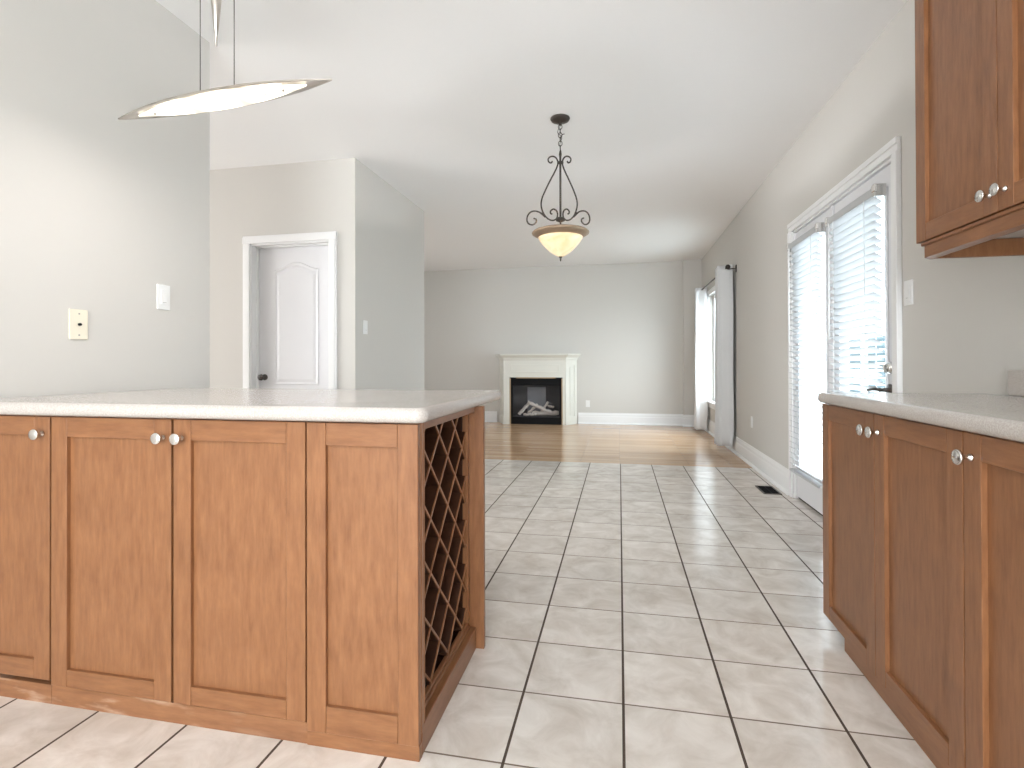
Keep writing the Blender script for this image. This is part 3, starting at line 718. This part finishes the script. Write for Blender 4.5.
# ---- upper cabinet, faces -X at X=.985
UX = .985
def upper(y0, y1, doors, knobs, label):
    c = thing('wall_cabinet', (1.15, (y0+y1)/2, 1.44), label, 'cabinet')
    xb_ = UX+DT+.002; p = .018; Z0, Z1 = 1.437, 2.35
    bm = bm_new(); bx(bm, xb_, XR-.0015, y0, y0+p, Z0, Z1); bx(bm, xb_, XR-.0015, y1-p, y1, Z0, Z1); bx(bm, xb_, XR-.0015, y0+p, y1-p, Z1-p, Z1); bx(bm, XR-.012, XR-.0015, y0+p, y1-p, Z0+p, Z1-p)
    bx(bm, xb_, XR-.012, y0+p, y1-p, 1.86, 1.876)
    link('body', bm, CABV, c)
    bm = bm_new(); bx(bm, xb_, XR-.0015, y0+p+.0005, y1-p-.0005, Z0+.001, Z0+p); tag(link('bottom_board', bm, UNDER, c), 'pale grey underside')
    for (a, b_), ky in zip(doors, knobs):
        bm = bm_new(); shaker(bm, 'X-', a, b_, Z0+.002, Z1-.002, UX, DT, .056, .056, .056); d = link('door', bm, [CABV, CABY], c); knob(d, (UX, ky, Z0+.052), 'X')
    return c
upper(1.22, 2.022, [(1.6285, 2.0205), (1.2225, 1.6255)], [1.655, 1.598], 'maple wall cabinet above the right counter')
upper(.40, 1.218, [(.811, 1.2155), (.402, .808)], [.84, .78], 'maple wall cabinet above the right counter beside the viewer')
t = thing('light_rail', (1.15, 1.2, 1.385), 'maple light rail moulding under the wall cabinets', 'moulding')
bm = bm_new(); prism(bm, [(UX+.012, 1.386), (UX+.028, 1.380), (UX+.034, 1.380), (UX+.034, 1.425), (UX+.012, 1.425)], 'Y', .40, 1.995)
bevbox(bm, UX+.005, UX+.034, .40, 2.004, 1.4255, 1.4365, .002)
link('front_rail', bm, CABY, t)
bm = bm_new(); bevbox(bm, UX+.0345, XR-.0015, 1.978, 1.995, 1.381, 1.4365, .002); link('end_rail', bm, CABV, t)
bm = bm_new(); bevbox(bm, XR-.022, XR-.0015, .40, 1.977, 1.400, 1.4365, .002); link('wall_rail', bm, CABY, t)

# ------------------------------------------------------------------ bowl pendant over the tiles
AX, AY = -.390, 3.60
t = thing('pendant_lamp', (AX, AY, 1.73), 'dark scrolled iron pendant lamp with a glowing alabaster bowl', 'pendant lamp')
def zz(y): return 1.764+(257-y)/146
bm = bm_new(); lathe(bm, [(0, H-.001), (.066, H-.001), (.067, H-.006), (.060, H-.018), (.03, H-.030), (.012, H-.034), (.008, H-.05), (0, H-.05)], (AX, AY, 0), 32); link('ceiling_canopy', bm, BRONZE, t)
bm = bm_new()
zc = H-.05
top, bot = H-.046, zz(150)
nl = 6; ln = (top-bot)/nl*1.0
for i in range(nl):
    c = top-ln*(i+.5); hh = ln*.62; wdt = .013; pts = []
    for k in range(16):
        a = 2*math.pi*k/16; u, v = wdt*math.cos(a), hh*math.sin(a)
        pts.append((AX+(u if i % 2 == 0 else 0), AY+(0 if i % 2 == 0 else u), c+v))
    tube(bm, pts, .0026, 6, closed=True)
link('chain', bm, BRONZE, t)
bm = bm_new(); tube(bm, catmull([(AX+.002, AY, H-.05), (AX-.018, AY+.004, zz(132)), (AX+.012, AY-.006, zz(138)), (AX-.004, AY+.008, zz(144)), (AX+.006, AY, zz(152))], 6), .0022, 6)
tube(bm, catmull([(AX+.004, AY-.01, zz(140)), (AX+.012, AY-.01, zz(136)), (AX+.03, AY-.01, zz(135))], 4), .003, 6); link('cord', bm, BRONZE, t)
bm = bm_new(); lathe(bm, [(0, zz(150)), (.006, zz(151)), (.010, zz(154)), (.007, zz(158)), (.0075, zz(218)), (.0, zz(219))], (AX, AY, 0), 16)
lathe(bm, [(0, zz(161)), (.022, zz(162)), (.022, zz(163.5)), (0, zz(164.5))], (AX, AY, 0), 16)
lathe(bm, [(0, zz(217)), (.02, zz(217.5)), (.037, zz(219.5)), (.030, zz(221)), (.006, zz(222.5)), (.0035, zz(233)), (0, zz(233))], (AX, AY, 0), 24); link('centre_stem', bm, BRONZE, t)
k6, k7 = 9.6*146, 8.54*146
def p6(u, v): return (u/k6, zz(105+v/9.6))
def p7(u, v): return (u/k7, zz(180+v/8.54))
lyre = [p6(66, 540), p6(76, 556), p6(94, 548), p6(101, 522), p6(86, 499), p6(56, 494), p6(32, 514), p6(20, 552), p6(28, 596), p6(52, 655), p6(80, 715), p7(108, 80), p7(134, 150), p7(143, 205), p7(136, 255), p7(115, 305), p7(85, 337), p7(55, 345), p7(30, 330), p7(21, 295), p7(30, 262), p7(52, 249), p7(72, 264), p7(73, 285), p7(60, 292)]
outer = [p7(112, 318), p7(132, 297), p7(152, 277), p7(185, 265), p7(217, 271), p7(241, 300), p7(249, 340), p7(236, 372), p7(207, 382), p7(182, 362), p7(180, 336), p7(200, 326)]
yc, ys = math.cos(yaw), math.sin(yaw)
for k in range(2):
    # two scroll arms in one plane, as in the photograph
    sx, sy = (math.cos(R(180*k+11)), math.sin(R(180*k+11))); sx *= (1, 1.15)[k]; sy *= (1, 1.15)[k]
    bm = bm_new()
    for pts in (lyre, outer):
        P = catmull([(AX+u*sx, AY+u*sy, z) for u, z in pts], 6); tube(bm, P, .0052, 8)
    lathe(bm, [(0, -.006), (.009, -.004), (.009, .004), (0, .006)], (AX+p7(140, 285)[0]*sx, AY+p7(140, 285)[0]*sy, p7(140, 285)[1]), 10)
    link('scroll_arm', bm, BRONZE, t)
bm = bm_new(); lathe(bm, [(.150, zz(237.6)), (.172, zz(235.8)), (.194, zz(233.9)), (.196, zz(233)), (.186, zz(231.5)), (.166, zz(230.6)), (.162, zz(231.4)), (.160, zz(234)), (.146, zz(237))], (AX, AY, 0), 48)
link('bowl_rim', bm, plain('rim_bronze', (.36, .26, .18), .4, .6), t)
bm = bm_new(); prof = [(.1475, 237.4), (.139, 240), (.122, 243.5), (.098, 247.3), (.072, 250.8), (.042, 254), (.016, 256), (0, 256.5)]
lathe(bm, [(r, zz(y)) for r, y in prof]+[], (AX, AY, 0), 48)
bm.faces.ensure_lookup_table()
for fc in list(bm.faces):
    if len(fc.verts) > 10: bm.faces.remove(fc)
o = link('glass_bowl', bm, ALAB, t); m = o.modifiers.new('s', 'SOLIDIFY'); m.thickness = .004; m.offset = 1
bm = bm_new(); lathe(bm, [(0, zz(256.3)), (.013, zz(256.6)), (.011, zz(257.6)), (.005, zz(258.6)), (.006, zz(259.8)), (.003, zz(261.3)), (0, zz(261.5))], (AX, AY, 0), 16); link('finial', bm, BRONZE, t)
l = bpy.data.lights.new('pendant_bulb', 'POINT'); l.energy = 100; l.color = (.97, .97, 1); l.shadow_soft_size = .05
lo = bpy.data.objects.new('pendant_bulb', l); COL.objects.link(lo); lo.location = (0, 0, .14); lo.parent = t

# ------------------------------------------------------------------ leaf shaped pendant over the peninsula
LX, LY, LZ = -1.40, 1.640, 1.988
t = thing('pendant_lamp', (LX, LY, LZ), 'slim leaf shaped metal and glass pendant hung on two wires over the peninsula', 'pendant lamp')
def leaf(bm, L, W, th, zf, n=40, m=6, rise=.0, base=0.0):
    top = []; bot = []
    for i in range(n+1):
        s = -1+2*i/n; wdt = W/2*(max(0, 1-abs(s)**2.1))**.95+.0015; rt_, rb_ = [], []
        for j in range(m+1):
            v = -1+2*j/m; z = zf(s, v)
            rt_.append(bm.verts.new((s*L/2, v*wdt, z))); rb_.append(bm.verts.new((s*L/2, v*wdt, z-th)))
        top.append(rt_); bot.append(rb_)
    for i in range(n):
        for j in range(m):
            for g_, fl in ((top, 0), (bot, 1)):
                q = (g_[i][j], g_[i+1][j], g_[i+1][j+1], g_[i][j+1]); fc = bm.faces.new(q if not fl else q[::-1]); fc.smooth = True
        for j in (0, m): bm.faces.new((top[i][j], top[i+1][j], bot[i+1][j], bot[i][j]))
    for i in (0, n): 
        for j in range(m): bm.faces.new((top[i][j], top[i][j+1], bot[i][j+1], bot[i][j]))
yawl = R(-2.0); tilt = math.atan2(.034, .93)
ML = Matrix.Translation((LX, LY, LZ)) @ Matrix.Rotation(yawl, 4, 'Z') @ Matrix.Rotation(-tilt, 4, 'Y')
def put(bm): bmesh.ops.transform(bm, matrix=ML, verts=bm.verts)
bm = bm_new(); leaf(bm, .905, .128, .004, lambda s, v: .004*(1-s*s)-.003*v*v); put(bm); tag(link('metal_leaf', bm, NICKEL, t), 'pointed brushed nickel leaf')
bm = bm_new(); leaf(bm, .71, .104, .003, lambda s, v: -.006-.016*(1-v*v)*(1-s*s)); put(bm); tag(link('glass_diffuser', bm, LITG, t), 'glowing frosted glass underside')
for sx_ in (-.2, 0, .2):
    bm = bm_new(); lathe(bm, [(0, -.03), (.004, -.028), (.004, .028), (0, .03)], (sx_, 0, -.009), 12, 'X'); put(bm); link('bulb', bm, BULB, t)
for sx_ in (-.27, .27, .20):
    bm = bm_new(); lathe(bm, [(0, -.016), (.004, -.016), (.004, .0), (0, .0)], (sx_, -.01, -.004), 10); put(bm); link('clip', bm, NICKEL, t)
for k, sx_ in enumerate((-.2, 0, .2)):
    l = bpy.data.lights.new('leaf_bulb', 'AREA'); l.shape = 'RECTANGLE'; l.size = .06; l.size_y = .02; l.energy = 0.7; l.color = (1, .93, .9)
    lo = bpy.data.objects.new('leaf_bulb_light', l); COL.objects.link(lo); lo.parent = t; lo.location = (sx_, 0, -.030)
for wx in (-1.478, -1.338):
    bm = bm_new(); tube(bm, [(wx, LY, LZ+.014), (wx, LY, H-.0005)], .0016, 6); link('suspension_wire', bm, DARKHW, t)
CX = -1.412
bm = bm_new(); lathe(bm, [(0, 2.178), (.003, 2.180), (.016, 2.33), (.032, 2.50), (.052, 2.66), (.060, 2.70), (.060, H-.0006), (0, H-.0006)], (CX, LY, 0), 32); tag(link('cone_canopy', bm, NICKEL, t), 'long downward pointing nickel cone')

# ------------------------------------------------------------------ wall plates, outlets, vent
def plate(name, c, axis, label, cat, kind='rocker', mat=PLATE, w_=.070, h_=.115, grp=None):
    """axis: '+X' plate on wall facing +X, '-X', '-Y'"""
    t = thing(name, c, label, cat, grp)
    def P(bm, u0, u1, v0, v1, d0, d1, b=.0015):
        if axis == '+X': bevbox(bm, c[0]+d0, c[0]+d1, c[1]+u0, c[1]+u1, c[2]+v0, c[2]+v1, b, 2)
        elif axis == '-X': bevbox(bm, c[0]-d1, c[0]-d0, c[1]+u0, c[1]+u1, c[2]+v0, c[2]+v1, b, 2)
        else: bevbox(bm, c[0]+u0, c[0]+u1, c[1]-d1, c[1]-d0, c[2]+v0, c[2]+v1, b, 2)
    bm = bm_new(); P(bm, -w_/2, w_/2, -h_/2, h_/2, .0004, .007, .002); link('cover_plate', bm, mat, t)
    if kind == 'rocker':
        bm = bm_new(); P(bm, -.0165, .0165, -.033, .033, .0072, .0105); link('rocker', bm, mat, t)
        bm = bm_new(); P(bm, -.010, .010, -.026, -.024, .0106, .0112, .0002); link('indicator', bm, GREYP, t)
    elif kind == 'jack':
        for vv in (-.042, .042):
            bm = bm_new(); P(bm, -.003, .003, vv-.003, vv+.003, .0072, .0085, .0005); link('screw', bm, GREYP, t)
        bm = bm_new(); lathe(bm, [(0, .007), (.0055, .007), (.0055, .015), (.003, .015), (0, .0152)], c, 14, 'X'); link('jack', bm, BLACK, t)
    elif kind == 'outlet':
        for vv in (-.022, .022):
            bm = bm_new(); P(bm, -.015, .015, vv-.014, vv+.014, .0072, .009, .003)
            link('socket', bm, mat, t)
    return t
plate('cable_jack_plate', (XW, 1.695, 1.197), '+X', 'ivory plate with a small black jack on the left wall', 'wall plate', 'jack', IVORY, .072, .118)
plate('light_switch', (XW, 2.090, 1.352), '+X', 'white dimmer switch plate on the left wall, near the wall end', 'light switch')
plate('light_switch', (XL, 4.118, 1.346), '+X', 'pale switch plate on the side wall right of the panelled door', 'light switch')
plate('light_switch', (XR, 2.755, 1.360), '-X', 'white switch plate between the french doors and the wall cabinet', 'light switch')
plate('wall_outlet', (XR, 5.72, .436), '-X', 'white outlet low on the wall between curtain and french doors', 'outlet', 'outlet')
plate('wall_outlet', (-.53, YB, .343), '-Y', 'white outlet low on the far wall beside the fireplace', 'outlet', 'outlet')

t = thing('floor_vent', (1.18, 4.62, 0), 'dark metal floor vent grille in the tiles by the french doors', 'floor vent')
bm = bm_new(); x0, x1, y0, y1 = 1.115, 1.25, 4.49, 4.77; bx(bm, x0, x1, y0, y0+.014, .0004, .005); bx(bm, x0, x1, y1-.014, y1, .0004, .005); bx(bm, x0, x0+.012, y0+.014, y1-.014, .0004, .005); bx(bm, x1-.012, x1, y0+.014, y1-.014, .0004, .005); link('frame', bm, VENT, t)
bm = bm_new(); 
for k in range(10): bx(bm, x0+.012, x1-.012, y0+.026+k*.0252, y0+.034+k*.0252, .0004, .0045)
bx(bm, (x0+x1)/2-.004, (x0+x1)/2+.004, y0+.014, y1-.014, .0003, .004)
link('grille', bm, BLACK, t)

# ------------------------------------------------------------------ outside
bm = bm_new(); bx(bm, XR+.17, 30, -6, 40, -.35, -.15); o = link('ground', bm, EXTG); tag(o, 'pale paved yard seen through the french doors', 'ground', kind='structure')
t = thing('garden_fence', (5.0, 11, -.15), 'blue grey garden fence with pale posts beyond the french doors', 'fence')
bm = bm_new()
for k in range(12): bx(bm, 5.0, 5.03, 9.0, 13.2, -.10+k*.14, .02+k*.14)
link('boards', bm, EXTF, t)
for k in range(5):
    bm = bm_new(); bevbox(bm, 4.9, 5.0, 9.0+k*1.02, 9.1+k*1.02, -.15, 1.75, .01); link('post', bm, EXTW, t)

t = thing('house', (7.0, 18.0, -.15), 'dark blue grey neighbouring house glimpsed through the far blind', 'house')
bm = bm_new(); bx(bm, 1.8, 5.05, 15.7, 22, -.15, 5.2); link('wall', bm, EXTF, t)
bm = bm_new(); prism(bm, [(1.5, 5.201), (5.35, 5.201), (3.4, 6.8)], 'Y', 15.3, 22.4); link('roof', bm, plain('roof_grey', (.05, .055, .06), .8), t)
bm = bm_new(); bevbox(bm, 2.3, 3.6, 15.66, 15.699, 1.0, 2.3, .005); f_ = link('window', bm, EXTW, t)
bm = bm_new(); bx(bm, 2.4, 3.5, 15.65, 15.659, 1.1, 2.2); link('pane', bm, BLACK, f_, at=(7.0, 18.0, -.15))
for o in bpy.data.objects:
    if '_at' in o.keys(): del o['_at']
